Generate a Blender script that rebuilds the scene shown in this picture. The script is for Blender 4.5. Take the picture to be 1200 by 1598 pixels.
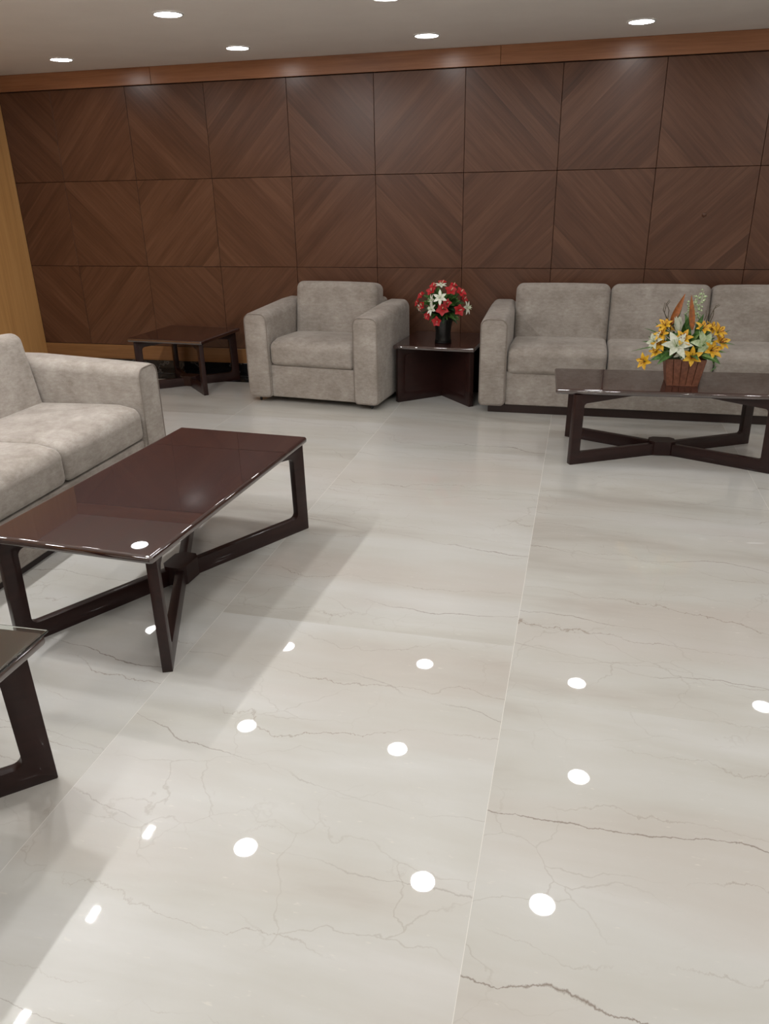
import bpy, bmesh, math, random
from mathutils import Vector, Matrix, Euler
random.seed(7)
PI = math.pi
scene = bpy.context.scene
for o in list(bpy.data.objects):
    bpy.data.objects.remove(o)
COL = scene.collection

# ------------------------------------------------------------------ camera
F_PX = 1185.09
YAW, PITCH, ROLL = 0.25097, 0.40577, -0.01998
CAM = Vector((4.8492, -5.9701, 1.4803))
_fw = Vector((-math.sin(YAW) * math.cos(PITCH), math.cos(YAW) * math.cos(PITCH), -math.sin(PITCH)))
_r = Vector((math.cos(YAW), math.sin(YAW), 0))
_u = _r.cross(_fw)
CR = math.cos(ROLL) * _r + math.sin(ROLL) * _u
CU = -math.sin(ROLL) * _r + math.cos(ROLL) * _u
cd = bpy.data.cameras.new('camera')
cam = bpy.data.objects.new('camera', cd)
COL.objects.link(cam)
cd.sensor_fit = 'VERTICAL'
cd.sensor_height = 36.0
cd.lens = F_PX / 1598.0 * 36.0
cd.clip_start = 0.05
m = Matrix.Identity(4)
for i in range(3):
    m[i][0], m[i][1], m[i][2], m[i][3] = CR[i], CU[i], -_fw[i], CAM[i]
cam.matrix_world = m
scene.camera = cam

def at(px, py, axis, val):
    """point on the plane axis=val seen at pixel (px, py) of the 1200x1598 frame"""
    d = CR * ((px - 600) / F_PX) + CU * ((799 - py) / F_PX) + _fw
    return CAM + d * ((val - CAM[axis]) / d[axis])

# ------------------------------------------------------------------ world and exposure
w = bpy.data.worlds.new('world')
scene.world = w
w.use_nodes = True
w.node_tree.nodes['Background'].inputs[0].default_value = (0.8, 0.85, 0.9, 1)
w.node_tree.nodes['Background'].inputs[1].default_value = 0.05
LAMP_STRENGTH = 100.0
vs = scene.view_settings
vs.view_transform = 'Standard'
vs.look = 'None'
vs.exposure = 0.0
vs.gamma = 1.0
vs.use_curve_mapping = False

# ------------------------------------------------------------------ helpers
def link(o, parent=None):
    COL.objects.link(o)
    if parent is not None:
        o.parent = parent
    return o

def tag(o, label, cat, group=None, kind=None):
    o['label'] = label
    o['category'] = cat
    if group:
        o['group'] = group
    if kind:
        o['kind'] = kind
    return o

def thing(name, label, cat, loc=(0, 0, 0), rz=0.0, group=None):
    o = bpy.data.objects.new(name, None)
    o.empty_display_size = 0.1
    COL.objects.link(o)
    o.location = loc
    o.rotation_euler = (0, 0, rz)
    return tag(o, label, cat, group)

def struct(o):
    o['kind'] = 'structure'
    return o

def from_py(name, verts, faces, mat, parent=None, smooth=True, loc=None, rot=None):
    me = bpy.data.meshes.new(name)
    me.from_pydata([tuple(v) for v in verts], [], faces)
    me.update()
    if smooth:
        for p in me.polygons:
            p.use_smooth = True
    if mat:
        me.materials.append(mat)
    o = bpy.data.objects.new(name, me)
    if loc is not None:
        o.location = loc
    if rot is not None:
        o.rotation_euler = rot
    return link(o, parent)

def from_bm(name, bm, mat, parent=None, smooth=False, loc=None, rot=None, auto=None):
    bmesh.ops.recalc_face_normals(bm, faces=bm.faces[:])
    me = bpy.data.meshes.new(name)
    if auto is not None:
        for f in bm.faces:
            f.smooth = True
        for e in bm.edges:
            if len(e.link_faces) == 2 and e.calc_face_angle(0) > auto:
                e.smooth = False
    elif smooth:
        for f in bm.faces:
            f.smooth = True
    bm.to_mesh(me)
    bm.free()
    if mat:
        me.materials.append(mat)
    o = bpy.data.objects.new(name, me)
    if loc is not None:
        o.location = loc
    if rot is not None:
        o.rotation_euler = rot
    return link(o, parent)

def box_bm(x0, x1, y0, y1, z0, z1, bev=0.0, seg=1):
    bm = bmesh.new()
    bmesh.ops.create_cube(bm, size=1.0)
    for v in bm.verts:
        v.co = Vector((x0 + (v.co.x + .5) * (x1 - x0), y0 + (v.co.y + .5) * (y1 - y0), z0 + (v.co.z + .5) * (z1 - z0)))
    if bev > 0:
        bmesh.ops.bevel(bm, geom=bm.edges[:], offset=bev, segments=seg, profile=.5, affect='EDGES')
    return bm

def box(name, x0, x1, y0, y1, z0, z1, mat, parent=None, bev=0.0, seg=1):
    return from_bm(name, box_bm(x0, x1, y0, y1, z0, z1, bev, seg), mat, parent)

def rbox(name, sx, sy, sz, r, mat, parent=None, loc=(0, 0, 0), rot=(0, 0, 0), crown=(0, 0, 0), n=6, deform=None):
    """rounded box with crowned (puffed) faces"""
    half = (sx / 2, sy / 2, sz / 2)
    lv = []
    for h in half:
        rr = min(r, h * .98)
        c = h - rr
        core = [c * (-1 + 2 * k / n) for k in range(n + 1)]
        if c > .006: core = [-c, -c + .0012] + core[1:-1] + [c - .0012, c]
        l = [-h, -c - rr * .577, -c - rr * .268] + core + [c + rr * .268, c + rr * .577, h]
        lv.append(l)
    idx, verts, faces = {}, [], []
    def vid(i, j, k):
        key = (i, j, k)
        if key not in idx:
            q = Vector((lv[0][i], lv[1][j], lv[2][k]))
            inner = Vector([max(-(half[a] - min(r, half[a] * .98)), min(half[a] - min(r, half[a] * .98), q[a])) for a in range(3)])
            d = q - inner
            p = inner + d.normalized() * r if d.length > 1e-9 else q
            t = [p[a] / half[a] for a in range(3)]
            wgt = [max(0, 1 - t[a] * t[a]) for a in range(3)]
            p = p + Vector((crown[0] * t[0] * wgt[1] * wgt[2], crown[1] * t[1] * wgt[0] * wgt[2], crown[2] * t[2] * wgt[0] * wgt[1]))
            if deform:
                p = deform(p)
            idx[key] = len(verts)
            verts.append(p)
        return idx[key]
    N = [len(l) - 1 for l in lv]
    for a in range(N[0]):
        for b in range(N[1]):
            faces.append((vid(a, b, 0), vid(a, b + 1, 0), vid(a + 1, b + 1, 0), vid(a + 1, b, 0)))
            faces.append((vid(a, b, N[2]), vid(a + 1, b, N[2]), vid(a + 1, b + 1, N[2]), vid(a, b + 1, N[2])))
    for a in range(N[0]):
        for c in range(N[2]):
            faces.append((vid(a, 0, c), vid(a + 1, 0, c), vid(a + 1, 0, c + 1), vid(a, 0, c + 1)))
            faces.append((vid(a, N[1], c), vid(a, N[1], c + 1), vid(a + 1, N[1], c + 1), vid(a + 1, N[1], c)))
    for b in range(N[1]):
        for c in range(N[2]):
            faces.append((vid(0, b, c), vid(0, b, c + 1), vid(0, b + 1, c + 1), vid(0, b + 1, c)))
            faces.append((vid(N[0], b, c), vid(N[0], b + 1, c), vid(N[0], b + 1, c + 1), vid(N[0], b, c + 1)))
    return from_py(name, verts, faces, mat, parent, True, loc, rot)

def tube(name, pts, r, mat, parent=None, seg=8, closed=False, taper=None):
    pts = [Vector(p) for p in pts]
    verts, faces = [], []
    n = len(pts)
    prev = None
    for i, p in enumerate(pts):
        if closed:
            t = pts[(i + 1) % n] - pts[i - 1]
        else:
            t = pts[min(i + 1, n - 1)] - pts[max(i - 1, 0)]
        t.normalize()
        a = Vector((0, 0, 1)) if prev is None else prev
        if abs(a.dot(t)) > .95:
            a = Vector((1, 0, 0))
        a = (a - t * a.dot(t)).normalized()
        prev = a
        b = t.cross(a)
        rr = r * (taper[i] if taper else 1)
        for k in range(seg):
            an = 2 * PI * k / seg
            verts.append(p + (a * math.cos(an) + b * math.sin(an)) * rr)
    for i in range(n if closed else n - 1):
        j = (i + 1) % n
        for k in range(seg):
            k2 = (k + 1) % seg
            faces.append((i * seg + k, i * seg + k2, j * seg + k2, j * seg + k))
    if not closed:
        faces.append(tuple(range(seg))[::-1])
        faces.append(tuple((n - 1) * seg + k for k in range(seg)))
    return from_py(name, verts, faces, mat, parent)

def lathe(name, prof, mat, parent=None, seg=32, loc=None, cap=True):
    verts, faces = [], []
    for r, z in prof:
        for k in range(seg):
            a = 2 * PI * k / seg
            verts.append((r * math.cos(a), r * math.sin(a), z))
    for i in range(len(prof) - 1):
        for k in range(seg):
            k2 = (k + 1) % seg
            faces.append((i * seg + k, i * seg + k2, (i + 1) * seg + k2, (i + 1) * seg + k))
    if cap:
        faces.append(tuple(range(seg))[::-1])
        faces.append(tuple((len(prof) - 1) * seg + k for k in range(seg)))
    return from_py(name, verts, faces, mat, parent, True, loc)

def round_poly(pts, rads, seg=5):
    """fillet the corners of a 2D polygon"""
    out = []
    n = len(pts)
    for i in range(n):
        p = Vector(pts[i]); a = Vector(pts[i - 1]); b = Vector(pts[(i + 1) % n])
        r = rads[i] if isinstance(rads, (list, tuple)) else rads
        if r <= 0:
            out.append(p); continue
        d1 = (a - p).normalized(); d2 = (b - p).normalized()
        ang = d1.angle(d2)
        t = r / math.tan(ang / 2)
        c = p + (d1 + d2).normalized() * (r / math.sin(ang / 2))
        s = p + d1 * t - c; e = p + d2 * t - c
        tot = s.angle(e)
        sg = 1 if s.x * e.y - s.y * e.x > 0 else -1
        for k in range(seg + 1):
            th = sg * tot * k / seg
            out.append(c + Vector((s.x * math.cos(th) - s.y * math.sin(th), s.x * math.sin(th) + s.y * math.cos(th))))
    return out

# ------------------------------------------------------------------ materials
class NT:
    def __init__(self, name):
        self.m = bpy.data.materials.new(name)
        self.m.use_nodes = True
        self.t = self.m.node_tree
        self.b = self.t.nodes['Principled BSDF']
    def n(self, typ, ins=None, **props):
        nd = self.t.nodes.new(typ)
        for k, v in props.items():
            setattr(nd, k, v)
        for k, v in (ins or {}).items():
            self.set(nd.inputs[k], v)
        return nd
    def set(self, sock, v):
        if isinstance(v, bpy.types.NodeSocket):
            self.t.links.new(v, sock)
        else:
            sock.default_value = v
    def p(self, **kw):
        for k, v in kw.items():
            self.set(self.b.inputs[k.replace('_', ' ')], v)
    def math(self, op, a, b=None, c=None, clamp=False):
        nd = self.t.nodes.new('ShaderNodeMath'); nd.operation = op; nd.use_clamp = clamp
        self.set(nd.inputs[0], a)
        if b is not None: self.set(nd.inputs[1], b)
        if c is not None: self.set(nd.inputs[2], c)
        return nd.outputs[0]
    def mix(self, f, a, b, typ='MIX'):
        nd = self.t.nodes.new('ShaderNodeMix'); nd.data_type = 'RGBA'; nd.blend_type = typ
        self.set(nd.inputs[0], f); self.set(nd.inputs[6], a); self.set(nd.inputs[7], b)
        return nd.outputs[2]
    def ramp(self, f, stops, interp='LINEAR'):
        nd = self.t.nodes.new('ShaderNodeValToRGB')
        cr = nd.color_ramp
        cr.interpolation = interp
        while len(cr.elements) < len(stops):
            cr.elements.new(0.5)
        for e, (pos, c) in zip(cr.elements, stops):
            e.position = pos
            e.color = (c, c, c, 1) if isinstance(c, (int, float)) else (*c, 1)
        self.set(nd.inputs[0], f)
        return nd.outputs[0]
    def noise(self, vec, scale, detail=3, rough=.5, dist=0.0):
        nd = self.n('ShaderNodeTexNoise', {'Scale': scale, 'Detail': detail, 'Roughness': rough, 'Distortion': dist})
        if vec is not None: self.t.links.new(vec, nd.inputs['Vector'])
        return nd.outputs[0]
    def bump(self, h, strength, dist):
        nd = self.n('ShaderNodeBump', {'Strength': strength, 'Distance': dist, 'Height': h})
        self.t.links.new(nd.outputs[0], self.b.inputs['Normal'])
    def objvec(self, spread=0.0, scale=(1, 1, 1), rot=(0, 0, 0)):
        tc = self.n('ShaderNodeTexCoord')
        v = tc.outputs['Object']
        if any(rot):
            v = self.n('ShaderNodeMapping', {'Vector': v, 'Rotation': rot}).outputs[0]
        if scale != (1, 1, 1):
            v = self.n('ShaderNodeVectorMath', {0: v, 1: scale}, operation='MULTIPLY').outputs[0]
        if spread:
            oi = self.n('ShaderNodeObjectInfo')
            s = self.math('MULTIPLY', oi.outputs['Random'], spread)
            s2 = self.math('MULTIPLY', oi.outputs['Random'], spread * 1.7)
            cb = self.n('ShaderNodeCombineXYZ', {0: s, 1: s2, 2: s})
            v = self.n('ShaderNodeVectorMath', {0: v, 1: cb.outputs[0]}, operation='ADD').outputs[0]
        return v

def veneer(name, ang, dark, mid, light, rough=.26, strip=.085, along=2.2, across=48, tone=.42):
    """wood veneer in the XZ plane, grain turned by ang, laid in strips of slightly different tone"""
    k = NT(name)
    v0 = k.objvec(rot=(0, ang, 0))
    oi = k.n('ShaderNodeObjectInfo').outputs['Random']
    sep = k.n('ShaderNodeSeparateXYZ', {0: v0})
    # strips across the grain (local z after rotation)
    s = k.math('FLOOR', k.math('DIVIDE', k.math('ADD', sep.outputs[2], k.math('MULTIPLY', oi, 7.3)), strip))
    wn = k.n('ShaderNodeTexWhiteNoise', {'W': s}, noise_dimensions='1D').outputs[0]
    cb = k.n('ShaderNodeCombineXYZ', {0: k.math('ADD', k.math('MULTIPLY', sep.outputs[0], along), k.math('MULTIPLY', wn, 37.0)),
                                      1: k.math('MULTIPLY', oi, 51.0),
                                      2: k.math('MULTIPLY', sep.outputs[2], across)}).outputs[0]
    g1 = k.noise(cb, 1.0, 5, .62, .4)
    cb2 = k.n('ShaderNodeVectorMath', {0: cb, 1: (3.0, 1, 6.0)}, operation='MULTIPLY').outputs[0]
    g2 = k.noise(cb2, 1.0, 3, .6)
    cb3 = k.n('ShaderNodeVectorMath', {0: cb, 1: (.5, 1, .16)}, operation='MULTIPLY').outputs[0]
    g3 = k.noise(cb3, 1.0, 2, .5)
    f = k.math('ADD', k.math('MULTIPLY', g1, .5), k.math('ADD', k.math('MULTIPLY', g2, .2), k.math('ADD', k.math('MULTIPLY', g3, .45), k.math('MULTIPLY', wn, tone * .3))))
    col = k.ramp(f, [(.36, dark), (.62, mid), (.9, light)])
    k.p(Base_Color=col, Roughness=k.math('ADD', rough, k.math('MULTIPLY', g1, .1)), IOR=1.52)
    k.bump(g2, .06, .002)
    return k.m

WD, WM, WL = (.050, .019, .0095), (.108, .045, .024), (.170, .080, .045)
PANEL_A = veneer('walnut veneer grain falling right', math.radians(-45), WD, WM, WL)
PANEL_B = veneer('walnut veneer grain rising right', math.radians(45), WD, WM, WL)
CORNICE = veneer('reddish cornice veneer', 0, (.21, .085, .040), (.36, .160, .078), (.46, .225, .12), strip=.5, tone=.1)
SKIRTWOOD = veneer('oak skirting veneer', 0, (.17, .078, .027), (.30, .145, .056), (.40, .21, .093), strip=.5, tone=.1)
OAK = veneer('light oak veneer upright grain', math.radians(90), (.42, .21, .068), (.60, .32, .115), (.70, .41, .175), strip=.5, tone=.15, across=26, along=.8)

def plain(name, col, rough=.5, **kw):
    k = NT(name)
    k.p(Base_Color=(*col, 1), Roughness=rough, **kw)
    return k.m

def marble():
    k = NT('polished cream marble')
    tc = k.n('ShaderNodeTexCoord').outputs['Object']
    oi = k.n('ShaderNodeObjectInfo').outputs['Random']
    off = k.n('ShaderNodeCombineXYZ', {0: k.math('MULTIPLY', oi, 91.0), 1: k.math('MULTIPLY', oi, 57.0), 2: k.math('MULTIPLY', oi, 13.0)}).outputs[0]
    v = k.n('ShaderNodeVectorMath', {0: tc, 1: off}, operation='ADD').outputs[0]
    st = k.n('ShaderNodeVectorMath', {0: v, 1: (.62, 2.6, 1)}, operation='MULTIPLY').outputs[0]
    # jagged stylolite veins: contour lines of stretched noise
    sx = k.n('ShaderNodeSeparateXYZ', {0: v})
    def vein(freq, tilt, big, fine, width, seed):
        vv = k.n('ShaderNodeVectorMath', {0: v, 1: (seed, seed * 2.3, seed)}, operation='ADD').outputs[0]
        n1 = k.noise(k.n('ShaderNodeVectorMath', {0: vv, 1: (.9, 1.2, 1)}, operation='MULTIPLY').outputs[0], 1.0, 3, .5)
        n2 = k.noise(k.n('ShaderNodeVectorMath', {0: vv, 1: (9, 5, 1)}, operation='MULTIPLY').outputs[0], 1.0, 6, .68)
        f = k.math('ADD', k.math('ADD', sx.outputs[1], k.math('MULTIPLY', sx.outputs[0], tilt)), k.math('ADD', k.math('MULTIPLY', n1, big), k.math('MULTIPLY', n2, fine)))
        vr_ = k.n('ShaderNodeTexVoronoi', {'W': k.math('MULTIPLY_ADD', f, freq, seed * 3.1), 'Scale': 1.0, 'Randomness': 1.0}, voronoi_dimensions='1D', feature='DISTANCE_TO_EDGE')
        wd = k.math('MULTIPLY', k.ramp(k.noise(vv, 14, 3, .6), [(.3, .35), (.7, 1.3)]), width * freq)
        return k.math('SUBTRACT', 1.0, k.math('DIVIDE', vr_.outputs[0], wd, clamp=True), clamp=True)
    v1 = vein(2.0, .09, .55, .052, .0036, 1.7)
    m1 = k.ramp(k.noise(st, 1.5, 3, .5), [(.40, 0.05), (.58, 1.0)])
    v2 = vein(4.2, .05, .9, .10, .0032, 5.3)
    m2 = k.ramp(k.noise(st, 2.1, 3, .5), [(.44, 0.0), (.64, 1.0)])
    vo = k.n('ShaderNodeTexVoronoi', {'Scale': 4.2, 'Randomness': 1.0}, feature='DISTANCE_TO_EDGE')
    wob = k.n('ShaderNodeTexNoise', {'Vector': v, 'Scale': 5.0, 'Detail': 6.0}).outputs['Color']
    wv = k.n('ShaderNodeVectorMath', {0: k.n('ShaderNodeVectorMath', {0: v, 1: (.75, 1.3, 1)}, operation='MULTIPLY').outputs[0],
                                      1: k.n('ShaderNodeVectorMath', {0: wob, 1: (.22, .22, .22)}, operation='MULTIPLY').outputs[0]}, operation='ADD').outputs[0]
    k.t.links.new(wv, vo.inputs['Vector'])
    web = k.math('SUBTRACT', 1.0, k.math('DIVIDE', vo.outputs[0], .012, clamp=True), clamp=True)
    web = k.math('MULTIPLY', web, k.ramp(k.noise(v, 2.1, 2, .5), [(.48, 0.0), (.68, .8)]))
    cloud = k.noise(st, 1.3, 6, .55, .3)
    base = k.ramp(cloud, [(.30, (.47, .44, .395)), (.45, (.565, .55, .505)), (.56, (.60, .59, .555)), (.74, (.67, .665, .645))])
    pink = k.ramp(k.noise(st, .9, 3, .5), [(.5, 0.0), (.72, .55)])
    base = k.mix(pink, base, (.545, .485, .435, 1))
    fleck = k.ramp(k.noise(k.n('ShaderNodeVectorMath', {0: v, 1: (26, 85, 1)}, operation='MULTIPLY').outputs[0], 1.0, 2, .5), [(.70, 0.0), (.78, .35)])
    base = k.mix(fleck, base, (.80, .76, .68, 1))
    base = k.mix(k.math('MULTIPLY', web, .42), base, (.30, .25, .20, 1))
    base = k.mix(k.math('MULTIPLY', k.math('MULTIPLY', v2, m2), .7), base, (.26, .19, .14, 1))
    base = k.mix(k.math('MULTIPLY', k.math('MULTIPLY', v1, m1), .82), base, (.19, .14, .105, 1))
    hsv = k.n('ShaderNodeHueSaturation', {'Color': base, 'Value': k.math('ADD', .97, k.math('MULTIPLY', oi, .06))})
    k.p(Base_Color=hsv.outputs[0], Roughness=.30, Specular_IOR_Level=.25, Coat_Weight=1.0, Coat_Roughness=.018, Coat_IOR=1.5)
    return k.m
MARBLE = marble()

def granite():
    k = NT('polished black granite')
    v = k.objvec(9.0)
    n = k.ramp(k.noise(v, 260, 2, .5), [(.62, 0.0), (.75, 1.0)])
    vn = k.ramp(k.math('ABSOLUTE', k.math('SUBTRACT', k.noise(v, 3.5, 7, .6), .5)), [(0.0, .35), (.012, 0.0)])
    k.p(Base_Color=k.mix(vn, k.mix(n, (.012, .012, .013, 1), (.05, .05, .055, 1)), (.4, .4, .4, 1)), Roughness=.12)
    return k.m
GRANITE = granite()

def fabric():
    k = NT('mottled beige chenille')
    v = k.objvec(11.0)
    a = k.noise(v, 5.5, 7, .68, .2)
    b = k.noise(k.n('ShaderNodeVectorMath', {0: v, 1: (1.0, 1.0, 2.6)}, operation='MULTIPLY').outputs[0], 26, 5, .75)
    c = k.noise(v, 420, 2, .6)
    f = k.math('ADD', k.math('MULTIPLY', a, .48), k.math('ADD', k.math('MULTIPLY', b, .34), k.math('MULTIPLY', c, .18)))
    col = k.ramp(f, [(.34, (.215, .183, .154)), (.5, (.340, .300, .264)), (.66, (.475, .435, .395))])
    k.p(Base_Color=col, Roughness=.88, Specular_IOR_Level=.2, Sheen_Weight=.35, Sheen_Roughness=.4, Sheen_Tint=(.9, .86, .82, 1))
    k.bump(k.math('ADD', k.math('MULTIPLY', c, .7), k.math('MULTIPLY', b, .6)), .22, .003)
    return k.m
FABRIC = fabric()
SEAM = plain('darker beige piping cord', (.25, .21, .18), .9)  # cord a tone darker than the fabric so the seam line shows

def mahogany(name, dark, light, rough, coat, coat_ior, coat_rough):
    k = NT(name)
    v = k.objvec(5.0, scale=(1.6, 34, 34))
    g = k.noise(v, 1.0, 4, .55, .2)
    k.p(Base_Color=k.ramp(g, [(.3, dark), (.7, light)]), Roughness=rough, IOR=1.45, Specular_IOR_Level=.3,
        Coat_Weight=coat, Coat_Roughness=coat_rough, Coat_IOR=coat_ior)
    return k.m
TOPWOOD = mahogany('lacquered mahogany top', (.020, .0036, .0024), (.034, .0062, .0040), .5, 1.0, 2.3, .012)
LEGWOOD = mahogany('satin dark mahogany legs', (.017, .0058, .0048), (.028, .0092, .0075), .38, .25, 1.5, .06)
PLINTH = plain('dark brown plinth wood', (.022, .009, .007), .35)
BLACKRUB = plain('black castor plastic', (.012, .012, .012), .4)
STEEL = plain('castor steel', (.5, .5, .5), .3, Metallic=1.0)
DARKGAP = plain('dark batten behind the joints', (.03, .014, .009), .8)
GROUT = plain('pale tile joint filler', (.78, .75, .70), .6)
CEIL = NT('grey painted ceiling')
_cv = CEIL.objvec()
CEIL.p(Base_Color=CEIL.ramp(CEIL.noise(_cv, 3.0, 4, .6), [(.3, (.76, .725, .69)), (.7, (.80, .765, .73))]), Roughness=.75)
CEIL.bump(CEIL.noise(_cv, 180, 3, .6), .08, .002)
CEIL = CEIL.m
CREAM = plain('cream painted wall', (.76, .72, .66), .7)
RIM = plain('white lamp rim', (.75, .75, .75), .35)
def emis(name, col, s):
    k = NT(name)
    k.p(Base_Color=(.9, .9, .9, 1), Emission_Color=(*col, 1), Emission_Strength=s)
    return k.m
LAMP_COL = (1.0, 1.0, .995)
LAMP = emis('glowing lamp diffuser', LAMP_COL, LAMP_STRENGTH)
LAMP_WALL = emis('glowing diffuser of the dimmer lamps by the wall', LAMP_COL, LAMP_STRENGTH * .42)
LAMP_MID = emis('glowing diffuser of the second row lamps', LAMP_COL, LAMP_STRENGTH * .5)
LAMP_SPOT = emis('glowing spotlight lens', LAMP_COL, LAMP_STRENGTH * 11.0)
GLASS = NT('clear table glass')
GLASS.p(Base_Color=(.93, .98, .95, 1), Roughness=0.01, Transmission_Weight=1.0, IOR=1.5)
GLASS = GLASS.m

# ------------------------------------------------------------------ room shell
XL, XR, YB, YF, ZC = 0.192, 8.4, 0.0, -8.2, 2.3375
S, R0 = 0.66, 1.5565           # panel size, height of the joint between the top two panel rows
floor = struct(box('floor', XL - .3, XR + .3, YF - .3, YB + .3, -.12, -.0003, GROUT))
ceil = struct(box('ceiling', XL - .3, XR + .3, YF - .3, YB + .3, ZC, ZC + .12, CEIL))
wall = struct(box('wall_back', XL - .3, XR + .3, YB + .018, YB + .2, 0, ZC, DARKGAP))
wleft = struct(box('wall_left', XL - .2, XL - .012, YF - .3, YB + .018, 0, ZC, DARKGAP))
struct(box('wall_right', XR, XR + .2, YF - .3, YB + .018, 0, ZC, CREAM))
struct(box('wall_front', XL - .012, XR, YF - .2, YF, 0, ZC, CREAM))

# marble slabs
TX, TY, BORDER = 1.10, 2.05, -.215
xe = [XL] + [4.72 + TX * k for k in range(-4, 4) if XL + .05 < 4.72 + TX * k < XR - .05] + [XR]
G = .0007
for a in range(len(xe) - 1):
    j0 = (-3.974 if xe[a] > 4.7 else -3.692 if xe[a] > 3.6 else -3.2) - (.21 if a % 2 else 0) * (xe[a] > 5)
    ye = [BORDER] + [y for y in (j0 + 2 * TY, j0 + TY, j0, j0 - TY, j0 - 2 * TY) if YF + .05 < y < BORDER - .05] + [YF]
    for b in range(len(ye) - 1):
        x0, x1, y1, y0 = xe[a], xe[a + 1], ye[b], ye[b + 1]
        cx, cy = (x0 + x1) / 2, (y0 + y1) / 2
        o = box('marble_tile', x0 - cx + G, x1 - cx - G, y0 - cy + .0004, y1 - cy - .0004, -.0002, 0, MARBLE, floor)
        o.location = (cx, cy, 0)
# black granite border strip along the back wall, in lengths
bx = [XL, 1.55, 3.05, 4.55, 6.05, 7.55, XR]
for a in range(len(bx) - 1):
    cx = (bx[a] + bx[a + 1]) / 2
    o = box('border_tile', bx[a] - cx + G, bx[a + 1] - cx - G, BORDER + G, -.012, -.0002, .0, GRANITE, floor)
    o.location.x = cx

# veneered wall panels, three rows
mesh_full = {}
def panel(x0, x1, z0, z1, mat, key, rough_off=0.0):
    cx, cz = (x0 + x1) / 2, (z0 + z1) / 2
    if key and key in mesh_full:
        o = link(bpy.data.objects.new('panel', mesh_full[key]), wall)
    else:
        g = .0016
        o = box('panel', x0 - cx + g, x1 - cx - g, 0, .0175, z0 - cz + g, z1 - cz - g, mat, wall, bev=.0012)
        if key:
            mesh_full[key] = o.data
    o.location = (cx, YB + random.uniform(-.0006, .0008), cz)
    return o
knob_panel = None
for r in range(3):
    z1 = R0 + S - r * S
    z0 = z1 - S
    for c in range(0, 13):
        x0, x1 = c * S, (c + 1) * S
        if x0 > XR: continue
        full = x0 > XL and x1 < XR
        x0, x1 = max(x0, XL), min(x1, XR)
        if x1 - x0 < .03: continue
        par = (r + c) % 2
        o = panel(x0, x1, z0, z1, PANEL_A if par == 0 else PANEL_B, par if full else None)
        if r == 1 and c == 8: knob_panel = o
# small wooden plug on one panel
p = at(1099, 335, 1, 0)
k_ = lathe('plug', [(.0, .008), (.009, .0075), (.014, .004), (.016, 0)], PANEL_B, knob_panel, 20, cap=False)
k_.rotation_euler = (PI / 2, 0, 0)
k_.location = (p.x - knob_panel.location.x, -.0005, p.z - knob_panel.location.z)

# cornice of veneer lengths under the ceiling
ZP = R0 + S
corn = struct(box('trim_1', XL, XR, .004, .02, ZP + .004, ZC, DARKGAP))
cj = [XL, 1.564, 4.198, 6.83, XR]
for a in range(len(cj) - 1):
    cx = (cj[a] + cj[a + 1]) / 2
    o = box('cornice_board', cj[a] - cx + .0012, cj[a + 1] - cx - .0012, -.016, .004, ZP + .004 - 2.28, ZC - 2.28 - .001, CORNICE, corn, bev=.0015)
    o.location = (cx, 0, 2.28)
# oak board above a black granite skirting
ZT, ZS = R0 - 2 * S, .110
skirt = struct(box('baseboard_back', XL, XR, .004, .02, .001, ZT - .002, DARKGAP))
sj = [XL, 2.63, 5.07, 7.5, XR]
for a in range(len(sj) - 1):
    cx = (sj[a] + sj[a + 1]) / 2
    o = box('skirting_board', sj[a] - cx + .001, sj[a + 1] - cx - .001, -.006, .004, ZS - .17 + .002, ZT - .17 - .002, SKIRTWOOD, skirt, bev=.0012)
    o.location = (cx, 0, .17)
for a in range(len(bx) - 1):
    cx = (bx[a] + bx[a + 1]) / 2
    o = box('skirting_stone', bx[a] - cx + .001, bx[a + 1] - cx - .001, -.011, .004, .0008, ZS, GRANITE, skirt, bev=.001)
    o.location.x = cx
# light oak boards of the left wall, grain upright (built in XZ, turned to face +x)
oy = [0, -.62, -1.24, -1.86, -2.48, -3.1, -3.72, -4.34, -4.96, -5.58, -6.2, -6.82, -7.44, YF]
for a in range(len(oy) - 1):
    cy = (oy[a] + oy[a + 1]) / 2; hw = (oy[a] - oy[a + 1]) / 2
    o = box('oak_board', -hw + .0006, hw - .0006, 0, .012, -ZC / 2 + .002, ZC / 2 - .002, OAK, wleft, bev=.0008)
    o.location = (XL, cy, ZC / 2); o.rotation_euler = (0, 0, PI / 2)

# ------------------------------------------------------------------ ceiling lamps
def downlight(x, y, glow):
    t = thing('downlight', 'round glowing recessed downlight set in the grey ceiling', 'ceiling light', (x, y, ZC), 0, 'round ceiling downlights')
    lathe('rim', [(.070, -.001), (.0715, -.006), (.079, -.005), (.083, -.0005)], RIM, t, 40, cap=False)
    lathe('diffuser', [(.0, -.0052), (.05, -.0052), (.0708, -.0045)], glow, t, 40, cap=False)
    return t
def dup(t, loc):
    r = t.copy(); COL.objects.link(r); r.location = loc
    for ch in t.children:
        c = ch.copy(); COL.objects.link(c); c.parent = r
    return r
rows = [(-.54, (1.18, 2.516, 3.79, 5.07, 6.49, 7.75)),
        (-1.645, (1.3, 2.61, 3.803, 5.1, 6.45, 7.7)),
        (-2.74, (1.3, 3.075, 4.211, 4.91, 6.6, 7.7)),
        (-4.2, (1.3, 3.0, 4.25, 5.5, 6.75)),  # this row and the two below: unseen lamps added to brighten the near floor
        (-5.4, (1.3, 3.0, 4.25, 5.5, 6.75)),
        (-6.7, (1.3, 3.0, 4.25, 5.5, 6.75))]
d0 = None
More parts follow.
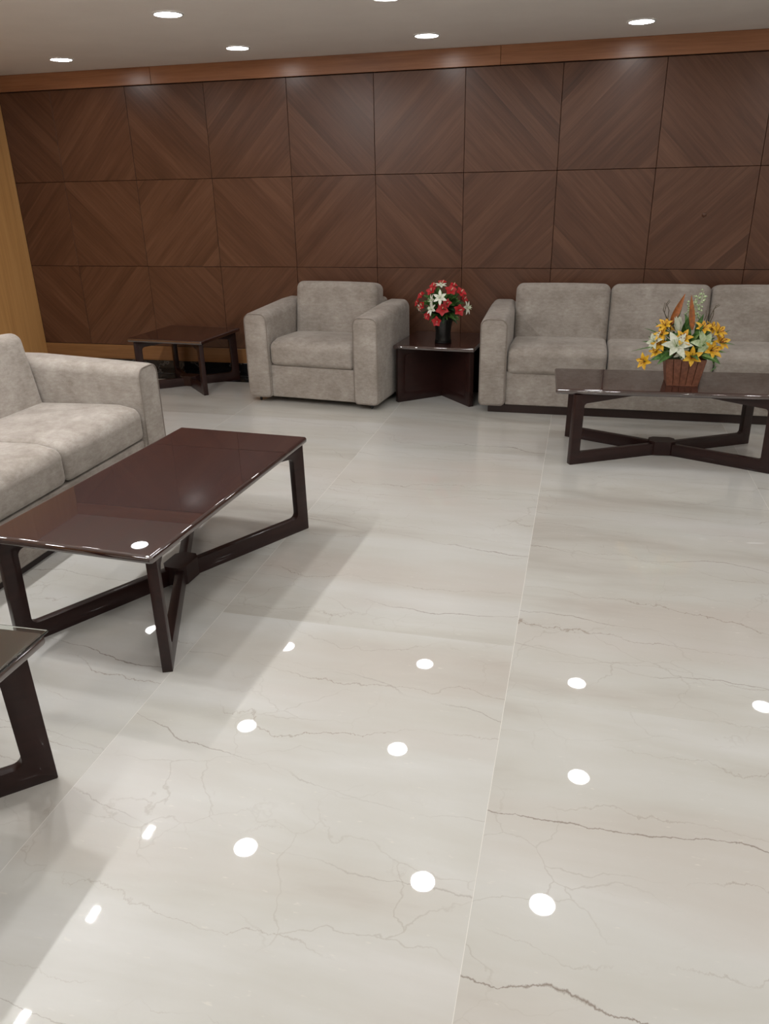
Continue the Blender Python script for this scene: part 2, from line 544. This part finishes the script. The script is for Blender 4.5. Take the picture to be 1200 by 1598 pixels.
for y, xs in rows:
    for x in xs:
        if x == xs[0] and y in (-.54, -1.645, -2.74): d0 = downlight(x, y, {-.54: LAMP_WALL, -1.645: LAMP_MID}.get(y, LAMP))
        else: dup(d0, (x, y, ZC))
for y in (-2.77, -3.387, -4.003):
    t = thing('spotlight', 'small narrow spotlight in the ceiling over the sofa facing the bare table', 'ceiling light', (2.415, y, ZC), 0, 'narrow ceiling spotlights')
    rm = rbox('rim', .06, .11, .008, .0035, RIM, t, (0, 0, -.004), n=1)
    rbox('diffuser', .036, .085, .004, .0018, LAMP_SPOT, t, (0, 0, -.0085), n=1)

# ------------------------------------------------------------------ seating
def arm_mesh(width, depth, z0, z1, slope, parent, sgn):
    """upholstered arm: rounded front profile run back, top rising towards the back; sgn=+1 is the +x arm"""
    hw = width / 2
    prof = round_poly([(-hw, z0), (hw, z0), (hw, z1), (-hw, z1)], [.03, .03, .052, .052], 7)
    bm = bmesh.new()
    rings = []
    inset = [(0.0, .016), (.004, .008), (.012, .002), (.024, 0.0)]
    ys = [(-depth + y, s) for y, s in inset]
    for t_ in (.15, .3, .45, .6, .75, .9):
        ys.append((-depth + t_ * depth, 0.0))
    ys += [(-.03, 0), (-.012, .006), (-.002, .02)]
    cz = (z0 + z1) / 2
    for y, s in ys:
        ring = []
        kx = (hw - s) / hw; kz = ((z1 - z0) / 2 - s) / ((z1 - z0) / 2)
        f = (y + depth) / depth
        for p in prof:
            x = p.x * kx; z = cz + (p.y - cz) * kz
            tz = (z - z0) / (z1 - z0)
            z += slope * tz * tz * min(1, f * 1.35)
            bul = .010 * math.sin(PI * min(1, max(0, f))) * math.sin(PI * min(1, max(0, tz)))
            x += bul * (1 if p.x > 0 else -1) * .7
            ring.append(bm.verts.new((x, y, z)))
        rings.append(ring)
    n = len(prof)
    for a in range(len(rings) - 1):
        for k in range(n):
            bm.faces.new((rings[a][k], rings[a][(k + 1) % n], rings[a + 1][(k + 1) % n], rings[a + 1][k]))
    bm.faces.new(rings[0]); bm.faces.new(rings[-1][::-1])
    arm = from_bm('arm', bm, FABRIC, parent, auto=math.radians(65))
    # piping seam round the top and sides of the front face
    pts = []
    m_ = len(prof)
    for p in prof:
        pts.append(Vector((p.x * .955, -depth + .0025, cz + (p.y - cz) * .985)))
    tube('piping', pts, .0026, SEAM, arm, 6, closed=True)
    return arm

def sofa(name, label, cat, n, loc, rz, plinth=True, zb=.05, seat=.66, armw=.185, D=.74):
    t = thing(name, label, cat, loc, rz)
    dd = D - .21
    W = n * seat + 2 * armw
    for s in (-1, 1):
        a = arm_mesh(armw, D, zb, .650, .034, t, s)
        a.location.x = s * (W / 2 - armw / 2)
    inner = n * seat
    # upholstered base front with a fine horizontal edge, and the back shell
    rbox('front_panel', inner + .004, .46, .235, .008, FABRIC, t, (0, -D + .027 + .23, zb + .0055 + .1175), n=3)
    rbox('back_shell', inner + .02, .12, .70 - zb, .03, FABRIC, t, (0, -.062, (zb + .70) / 2), n=4)
    for k in range(n):
        x = -inner / 2 + seat * (k + .5)
        def seatform(p, d=dd / 2):
            # top falls a little to the back, front edge rolls over in a big radius
            q = p.copy()
            w_ = max(0.0, min(1.0, (q.z + .06) / .13))
            w_ = w_ * w_ * (3 - 2 * w_)
            q.z -= w_ * .016 * (q.y + d) / (2 * d)
            fr = max(0.0, (-d + .13 - q.y) / .13)
            q.z -= w_ * .034 * fr * fr
            return q
        rbox('seat_cushion', seat - .007, dd, .192, .036, FABRIC, t, (x, -D + .008 + dd / 2, .374), crown=(.002, .006, .012), n=8, deform=seatform)
        tilt = math.radians(-9)
        rbox('back_cushion', seat - .006, .20, .435, .05, FABRIC, t, (x, -.170, .596), rot=(tilt, 0, 0), crown=(.002, .014, .006), n=8)
    if plinth:
        rbox('plinth', W - .13, D - .10, zb + .004, .004, PLINTH, t, (0, -D / 2 - .005, (zb + .004) / 2), n=1)
    else:
        for sx in (-1, 1):
            for y in (-D + .05, -.07):
                c = rbox('castor_plate', .05, .05, .008, .002, STEEL, t, (sx * (W / 2 - .07), y, zb - .002), n=1)
                wv = lathe('castor_wheel', [(.006, -.009), (.017, -.009), (.02, -.006), (.02, .006), (.017, .009), (.006, .009)], BLACKRUB, c, 20)
                wv.rotation_euler = (0, PI / 2, .5)
                wv.location = (0, 0, -(zb - .002) + .0201)
    return t

sofa('sofa', 'beige three-seat sofa on a dark plinth against the panelled wall', 'sofa', 3, (4.21 + 1.175, -.045, 0), 0, True, .055)
sofa('sofa', 'beige three-seat sofa facing the bare coffee table, its back towards the oak wall', 'sofa', 3, (2.70 - .87, -3.555, 0), PI / 2, True, .03, D=.87)
sofa('armchair', 'beige single armchair on black castors against the panelled wall', 'armchair', 1, (3.074, -.080, 0), math.radians(-6.0), False, .036, seat=.665, armw=.187)

# ------------------------------------------------------------------ tables
def cross_frame(D, H, post, rail, top_end, top_mid, rad, thick, parent, solid=False):
    """one of the two crossing frames: posts at both ends, straight floor rail, top rail thinning to the middle"""
    h = D / 2
    outer = round_poly([(-h, 0), (h, 0), (h - .006, H), (-h + .006, H)], [.004, .004, 0, 0], 2)
    bm = bmesh.new()
    def loop(pts):
        vs_ = [bm.verts.new((p[0], -thick / 2, p[1])) for p in pts]
        return [bm.edges.new((vs_[i], vs_[(i + 1) % len(vs_)])) for i in range(len(vs_))]
    edges = loop(outer)
    i = h - post
    inner = round_poly([(-i, rail), (i, rail), (i - .006, H - top_end), (0, H - top_mid), (-i + .006, H - top_end)], [rad, rad, rad, 0, rad], 6)
    edges += loop(inner)
    bmesh.ops.triangle_fill(bm, edges=edges, use_beauty=True)
    faces = bm.faces[:]
    r = bmesh.ops.extrude_face_region(bm, geom=faces)
    for v in [g for g in r['geom'] if isinstance(g, bmesh.types.BMVert)]:
        v.co.y += thick
    bmesh.ops.recalc_face_normals(bm, faces=bm.faces[:])
    sharp = [e for e in bm.edges if len(e.link_faces) == 2 and e.calc_face_angle(0) > math.radians(60)]
    bmesh.ops.bevel(bm, geom=sharp, offset=.004, segments=2, profile=.5, affect='EDGES', clamp_overlap=True)
    return from_bm('cross_frame', bm, LEGWOOD, parent, auto=math.radians(35))

def table(name, label, loc, rz, L, W, H, fl, fw, post=.058, rail=.068, solid=False, glass=False, thick=.034, rad=.026):
    """top L x W at height H; feet span fl x fw"""
    t = thing(name, label, 'table', loc, rz)
    th = .029
    D = math.hypot(fl, fw)
    an = math.atan2(fw, fl)
    for s in (1, -1):
        f = cross_frame(D, H - th, post, rail, .052, .020, rad, thick, t)
        f.rotation_euler = (0, 0, s * an)
        if solid:
            pn = box('infill_panel', -D / 2 + post - .006, D / 2 - post + .006, -.0165, .0165, .002, H - th - .004, LEGWOOD, f)
    # eight-sided blocks locking the crossings
    for z0, z1 in () if solid else ((.004, rail + .016), (H - th - .042, H - th)):
        pr = [(.072, -.03), (.072, .03), (.045, .052), (-.045, .052), (-.072, .03), (-.072, -.03), (-.045, -.052), (.045, -.052)]
        vs_ = [(x, y, z0) for x, y in pr] + [(x, y, z1) for x, y in pr]
        fs = [tuple(range(8))[::-1], tuple(range(8, 16))] + [(k, (k + 1) % 8, 8 + (k + 1) % 8, 8 + k) for k in range(8)]
        from_py('centre_block', vs_, fs, LEGWOOD, t, smooth=False)
    top = rbox('table_top', L, W, th, .012, TOPWOOD, t, (0, 0, H - th / 2), n=1)
    rbox('edge_lip', L - .016, W - .016, .008, .003, TOPWOOD, top, (0, 0, th / 2 - .001), n=1) if glass else None
    if glass:
        g = rbox('glass_top', L + .012, W + .012, .007, .0025, GLASS, t, (0, 0, H + .0075), n=1)
        g['label'] = 'clear glass plate lying on the table top'
    return t

table('coffee_table', 'bare dark mahogany coffee table with crossed frame legs and nothing on it', (3.340, -3.472, 0), math.radians(87 - 180),
      1.262, .648, .443, 1.215, .605)
table('coffee_table', 'dark mahogany coffee table carrying the yellow lily planter', (5.378, -1.452, 0), math.radians(3),
      1.27, .53, .432, 1.075, .54, rad=.016)
table('end_table', 'dark wooden end table standing empty in the corner beside the armchair', (1.79, -.375, 0), math.radians(-4),
      .66, .62, .425, .61, .55)
table('end_table', 'near-black end table with filled-in legs between armchair and wall sofa', (3.884, -.340, 0), math.radians(-4),
      .598, .62, .425, .56, .56, solid=True)
table('end_table', 'dark end table topped with a glass plate beside the bare coffee table', (3.255, -4.875, 0), math.radians(1.5),
      .66, .62, .432, .60, .54, glass=True, post=.075)

# ------------------------------------------------------------------ flowers
def petalmat(name, c0, c1, rough=.5):
    k = NT(name)
    v = k.objvec(3.0)
    k.p(Base_Color=k.ramp(k.noise(v, 60, 3, .5), [(.35, c0), (.65, c1)]), Roughness=rough, Subsurface_Weight=.0)
    return k.m
YELLOW = petalmat('yellow silk petals', (.62, .30, .012), (.80, .50, .03))
CREAMP = petalmat('cream white silk petals', (.50, .53, .38), (.68, .69, .58))
PALEG = petalmat('pale green petals', (.38, .50, .25), (.60, .68, .45))
REDP = petalmat('red silk petals', (.30, .004, .007), (.50, .010, .016))
WHITEP = petalmat('white silk petals', (.66, .70, .56), (.80, .80, .72))
LEAF = petalmat('green silk leaf', (.035, .10, .018), (.10, .22, .045))
LEAFM = petalmat('yellow green silk leaf', (.12, .22, .05), (.24, .36, .11))
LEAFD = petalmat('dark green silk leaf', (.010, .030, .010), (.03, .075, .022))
LEAFO = petalmat('orange bronze leaf', (.22, .075, .018), (.40, .115, .02))
TWIG = plain('brown twig', (.06, .045, .02), .7)
STAMEN = plain('dark red stamen', (.22, .03, .01), .6)
SPADIX = plain('pale spadix', (.75, .62, .40), .5)

def petal_geo(L, W, rise, curl, nt=7, cup=.25, point=.8):
    """blade from the origin going out along +x, rising then curling; returns verts, faces"""
    vs_, fs = [], []
    for i in range(nt + 1):
        t = i / nt
        a = rise - curl * t
        if i == 0: px, pz = 0.0, 0.0
        else:
            px += L / nt * math.cos(a); pz += L / nt * math.sin(a)
        wd = W * (math.sin(PI * min(1, .06 + t * .94) ** point)) + .0006
        for s in (-1, -.5, 0, .5, 1):
            vs_.append(Vector((px, s * wd / 2, pz + cup * wd * (abs(s) ** 2) * .6)))
    for i in range(nt):
        for k in range(4):
            a = i * 5 + k
            fs.append((a, a + 5, a + 6, a + 1))
    return vs_, fs

def look_rot(d, roll=0.0):
    return Vector(d).normalized().to_track_quat('Z', 'Y').to_matrix().to_4x4() @ Matrix.Rotation(roll, 4, 'Z')

def flower(parent, pos, d, L, W, mat, npet=6, rise=.75, curl=.9, stam=None, point=.8, roll=None, name='flower', cup=.25):
    vs_, fs = [], []
    for k in range(npet):
        jit = random.uniform(.9, 1.1)
        pv, pf = petal_geo(L * jit, W, rise * random.uniform(.9, 1.1), curl, 6, cup, point)
        R = Matrix.Rotation(2 * PI * k / npet + random.uniform(-.08, .08), 4, 'Z')
        b = len(vs_)
        vs_ += [R @ v for v in pv]
        fs += [tuple(b + i for i in f) for f in pf]
    M = look_rot(d, random.uniform(0, 1) if roll is None else roll)
    o = from_py(name, vs_, fs, mat, parent)
    o.matrix_local = Matrix.Translation(pos) @ M
    if stam is not None:
        kind, sm = stam
        if kind == 'spadix':
            tube('spadix', [(0, 0, 0), (.004, 0, L * .35), (.012, 0, L * .75)], L * .07, sm, o, 6, taper=[1, 1, .5])
        else:
            sv, sf = [], []
            for k in range(5):
                a = 2 * PI * k / 5
                e = Vector((math.cos(a) * L * .25, math.sin(a) * L * .25, L * .62))
                b = len(sv)
                w_ = L * .022
                for q, ww in ((Vector((0, 0, 0)), w_), (e * .8, w_), (e, w_ * 2.2), (e * 1.08, w_ * .4)):
                    for c in range(4):
                        sv.append(q + Vector((math.cos(c * PI / 2) * ww, math.sin(c * PI / 2) * ww, 0)))
                for s_ in range(3):
                    for c in range(4):
                        sf.append((b + s_ * 4 + c, b + s_ * 4 + (c + 1) % 4, b + s_ * 4 + 4 + (c + 1) % 4, b + s_ * 4 + 4 + c))
            from_py('stamens', sv, sf, sm, o)
    return o

def leaf(parent, base, tip, W, mat, droop=.3, name='leaf', facing=None):
    base, tip = Vector(base), Vector(tip)
    d = tip - base
    L = d.length
    pv, pf = petal_geo(L * 1.03, W, droop * .5, droop, 8, .35, .75)
    x = d.normalized()
    up = Vector(facing) if facing else Vector((0, -.75, .65))
    z = (up - x * up.dot(x))
    if z.length < .05: z = Vector((1, 0, 0)) - x * x.x
    z.normalize(); y = z.cross(x)
    M = Matrix(((x.x, y.x, z.x, base.x), (x.y, y.y, z.y, base.y), (x.z, y.z, z.z, base.z), (0, 0, 0, 1)))
    o = from_py(name, pv, pf, mat, parent)
    o.matrix_local = M
    return o

def stem(parent, a, b, r=.002, mat=LEAF, name='stem', bend=.02):
    a, b = Vector(a), Vector(b)
    mid = (a + b) / 2 + Vector((random.uniform(-bend, bend), random.uniform(-bend, bend), bend))
    pts = [a.lerp(mid, t).lerp(mid.lerp(b, t), t) for t in (0, .25, .5, .75, 1)]
    return tube(name, pts, r, mat, parent, 5)

# ---- yellow lilies in a slatted wooden planter
PLANT = petalmat('reddish brown planter wood', (.16, .055, .028), (.24, .092, .05), .45)
pz = .4325
pc = Vector((5.432, -1.490, pz))
t = thing('lily_planter', 'slatted wooden planter of yellow and white lilies on the coffee table', 'flower arrangement', pc)
hb, ht, ph = .082, .106, .152
pot = lathe('planter', [(hb * 1.18, .004), (ht * 1.2, ph - .02), (ht * 1.2, ph - .02), (.0, ph - .022)], LEAFD, t, 4, cap=False)
pot.rotation_euler = (0, 0, PI / 4)
box('planter_base', -hb, hb, -hb, hb, 0, .008, PLANT, t, bev=.001)
for side in range(4):
    R = Matrix.Rotation(side * PI / 2, 4, 'Z')
    for k in range(5):
        a0, a1 = -1 + 2 * k / 5, -1 + 2 * (k + 1) / 5
        e = .012
        v = []
        for z, h in ((.006, hb), (ph, ht)):
            for dy in (.0, .007):
                v += [Vector((h * (a0 + e), -h - .001 + dy, z)), Vector((h * (a1 - e), -h - .001 + dy, z))]
        # order: z0 front l,r ; z0 back l,r ; z1 front l,r ; z1 back l,r
        f = [(0, 1, 5, 4), (2, 6, 7, 3), (0, 4, 6, 2), (1, 3, 7, 5), (4, 5, 7, 6), (0, 2, 3, 1)]
        bm = bmesh.new()
        bv = [bm.verts.new(R @ q) for q in v]
        for q in f: bm.faces.new([bv[i] for i in q])
        bmesh.ops.bevel(bm, geom=bm.edges[:], offset=.0012, segments=1, affect='EDGES')
        from_bm('slat', bm, PLANT, t)
root = Vector((0, 0, ph - .02))
def L(px, py, dy=0.0):
    """photo pixel to planter space, on the upright plane through the planter shifted by dy towards the viewer"""
    return at(px, py, 1, pc.y - dy) - pc
yl = [(1038, 506, .02, .046), (1032, 521, .05, .044), (1030, 536, .07, .05), (1023, 549, .08, .04), (1004, 564, .10, .052), (1066, 527, .10, .056),
      (1080, 557, .13, .056), (1112, 546, .10, .058), (1126, 533, .05, .055), (1122, 517, .03, .052), (1098, 511, .04, .048), (1112, 512, .0, .05), (1044, 514, -.03, .045)]
for px, py, dy, s in yl:
    pos = L(px, py, dy)
    d = (pos - Vector((0, .03, ph * .6))).normalized() + Vector((0, -.55, .12))
    stem(t, root, pos, .0016)
    flower(t, pos - d.normalized() * s * .3, d, s * 1.12, s * .48, YELLOW, 6, .85, .85, ('st', STAMEN), name='yellow_lily', point=.9)
for px, py, dy, s, mt, dd in [(1056, 538, .13, .088, CREAMP, (-.05, -1, .75)), (1100, 537, .08, .085, PALEG, (.4, -1, .5)), (1019, 532, .06, .062, CREAMP, (-.9, -.7, .6)),
                              (1064, 551, .12, .05, CREAMP, (.1, -1, -.2)), (1040, 520, .0, .05, CREAMP, (-.6, -.6, .8))]:
    pos = L(px, py, dy)
    stem(t, root, pos, .002)
    flower(t, pos - Vector(dd).normalized() * .02, dd, s, s * .46, mt, 6, .7, .8, ('st', PALEG), name='white_lily')
# closed white bud, pointed orange leaves, sprigs and twigs
b0, b1 = L(1058, 520, .03), L(1060, 482, .02)
flower(t, b0, b1 - b0, .095, .04, CREAMP, 5, 1.42, .02, None, name='white_bud')
for p0, p1, wd, mt in [((1046, 507, .0), (1069, 459, -.02), .036, LEAFO), ((1080, 515, .03), (1079, 461, .0), .030, LEAFO), ((1049, 508, -.01), (1066, 470, -.03), .028, LEAF)]:
    leaf(t, L(*p0), L(*p1), wd, mt, .15, 'pointed_leaf', (0, -1, .1))
for k in range(9):
    p0 = L(1076 + random.uniform(-8, 14), 512, -.02 + random.uniform(-.03, .02))
    p1 = L(1086 + random.uniform(-13, 13), 462 + random.uniform(-18, 22), random.uniform(-.05, .02))
    s_ = stem(t, p0, p1, .0009, PALEG, 'sprig', .01)
    vs_, fs = [], []
    for j in range(9):
        c = p0.lerp(p1, .25 + .75 * j / 8) + Vector((random.uniform(-.014, .014), random.uniform(-.012, .012), random.uniform(-.01, .01)))
        b = len(vs_); r_ = random.uniform(.005, .009)
        vs_ += [c + Vector(q) * r_ for q in ((1, 0, 0), (-1, 0, 0), (0, 1, 0), (0, -1, 0), (0, 0, 1), (0, 0, -1))]
        fs += [tuple(b + i for i in f) for f in ((0, 2, 4), (2, 1, 4), (1, 3, 4), (3, 0, 4), (2, 0, 5), (1, 2, 5), (3, 1, 5), (0, 3, 5))]
    from_py('florets', vs_, fs, PALEG, s_)
for pts in [[(1041, 500), (1037, 488), (1040, 474), (1045, 468)], [(1042, 498), (1044, 484), (1041, 476), (1046, 470)], [(1040, 495), (1035, 484), (1038, 472)],
            [(1101, 505), (1106, 490), (1108, 480)], [(1105, 505), (1110, 490), (1117, 478), (1122, 475)], [(1108, 503), (1113, 492), (1114, 482), (1124, 476)],
            [(1098, 503), (1102, 492), (1102, 484)]]:
    tube('twig', [L(1075, 540, 0)] + [L(x, y, random.uniform(-.01, .01)) for x, y in pts], .0019, TWIG, t, 5, taper=[1] * len(pts) + [.6])
for p0, p1, wd in [((1045, 555, .08), (1015, 562, .13), .034), ((1050, 550, .08), (1026, 568, .14), .030), ((1040, 545, .05), (1030, 560, .13), .03),
                   ((1098, 552, .08), (1124, 568, .12), .034), ((1095, 555, .10), (1112, 563, .15), .03), ((1070, 545, .05), (1062, 560, .14), .03),
                   ((1085, 530, .0), (1095, 505, .0), .03), ((1070, 530, .02), (1052, 520, .05), .03), ((1075, 520, .0), (1070, 490, -.03), .028),
                   ((1080, 535, .03), (1108, 522, .03), .03), ((1060, 535, .0), (1036, 540, .04), .028), ((1090, 540, .05), (1128, 550, .05), .026),
                   ((1085, 520, -.02), (1098, 490, -.05), .024), ((1075, 550, .08), (1090, 562, .16), .028), ((1065, 520, -.02), (1075, 495, .0), .022)]:
    leaf(t, L(*p0), L(*p1), wd * 1.15, LEAF, .5)
for k in range(34):
    a = random.uniform(0, 2 * PI); el = random.uniform(.0, 1.1)
    d = Vector((math.cos(a) * math.cos(el) * 1.25, math.sin(a) * math.cos(el), math.sin(el)))
    c = Vector((.0, .0, ph + .01))
    leaf(t, c + d * .035, c + d * random.uniform(.13, .215), random.uniform(.026, .038), random.choice((LEAF, LEAFM)), .5, facing=(d.x * .4, d.y * .4 - .35, .7))
for p0, p1 in [((1030, 540, .05), (985, 548, .08)), ((1105, 550, .08), (1118, 578, .12)), ((1118, 572, .12), (1108, 580, .14)), ((1030, 522, 0), (1006, 512, .0)),
               ((1125, 535, .05), (1147, 538, .05)), ((1118, 525, .0), (1140, 515, .0))]:
    leaf(t, L(*p0), L(*p1), .006, LEAF, .4, 'grass_blade')

# ---- red and white bouquet in a black vase
vz = .4255
vc = Vector((3.905, -.475, vz))
t2 = thing('flower_vase', 'black vase of red and white flowers on the near-black end table', 'flower arrangement', vc)
VASE = plain('glossy black vase', (.0025, .0025, .0025), .22)
lathe('vase', [(.0, .0), (.058, .0), (.062, .006), (.056, .03), (.054, .07), (.060, .12), (.070, .165), (.074, .178), (.070, .178), (.062, .16), (.0, .15)], VASE, t2, 36, cap=False)
pc = vc
vr = Vector((0, 0, .17))
for px, py, dy, s in [(690, 440, -.02, .045), (676, 445, .02, .045), (672, 453, .06, .05), (704, 452, .06, .058), (720, 455, .03, .052), (656, 460, .02, .045),
                      (650, 472, .02, .036), (657, 477, .07, .046), (690, 482, .15, .06), (697, 473, .12, .045), (717, 484, .10, .054), (666, 493, .10, .04),
                      (681, 502, .13, .050), (725, 466, -.02, .04), (708, 444, -.04, .04)]:
    pos = L(px, py, dy)
    d = (pos - Vector((0, .0, .22))).normalized() + Vector((0, -.7, .25))
    stem(t2, vr, pos, .0016, LEAFD)
    flower(t2, pos - d.normalized() * s * .3, d, s * .84, s * .66, REDP, 5, .72, .75, ('spadix', SPADIX), name='red_flower', cup=.15, point=.95)
for px, py, dy, s, dd in [(687, 465, .17, .056, (-.05, -1, .45)), (675, 469, .13, .05, (-.9, -.5, .2)), (674, 483, .14, .052, (-.7, -.8, .5)), (728, 480, .08, .056, (1, -.35, .15)),
                          (688, 446, .04, .046, (.1, -.3, 1)), (655, 480, .06, .03, (-.8, -.6, -.2))]:
    pos = L(px, py, dy)
    stem(t2, vr, pos, .0016, LEAFD)
    flower(t2, pos, dd, s, s * .40, WHITEP, 6, .35, .35, ('st', PALEG), name='white_star_flower', point=1.0)
for k in range(60):
    a = random.uniform(0, 2 * PI)
    el = random.uniform(-.25, 1.2)
    c = Vector((0, 0, .245))
    d = Vector((math.cos(a) * math.cos(el), math.sin(a) * math.cos(el), math.sin(el)))
    b0 = c + Vector((d.x * .05, d.y * .05, d.z * .05))
    e = c + Vector((d.x * .155, d.y * .15, d.z * .15)) * random.uniform(.85, 1.15)
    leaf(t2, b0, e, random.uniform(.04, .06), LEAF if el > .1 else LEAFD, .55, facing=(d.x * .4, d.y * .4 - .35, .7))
for k in range(22):
    a = random.uniform(PI * .9, PI * 2.1)
    c = Vector((0, 0, .20))
    e = c + Vector((math.cos(a) * random.uniform(.10, .17), math.sin(a) * .10, random.uniform(-.06, .03)))
    leaf(t2, c + Vector((math.cos(a) * .04, math.sin(a) * .04, .01)), e, .03, random.choice((LEAF, LEAFD, LEAFD)), .6)
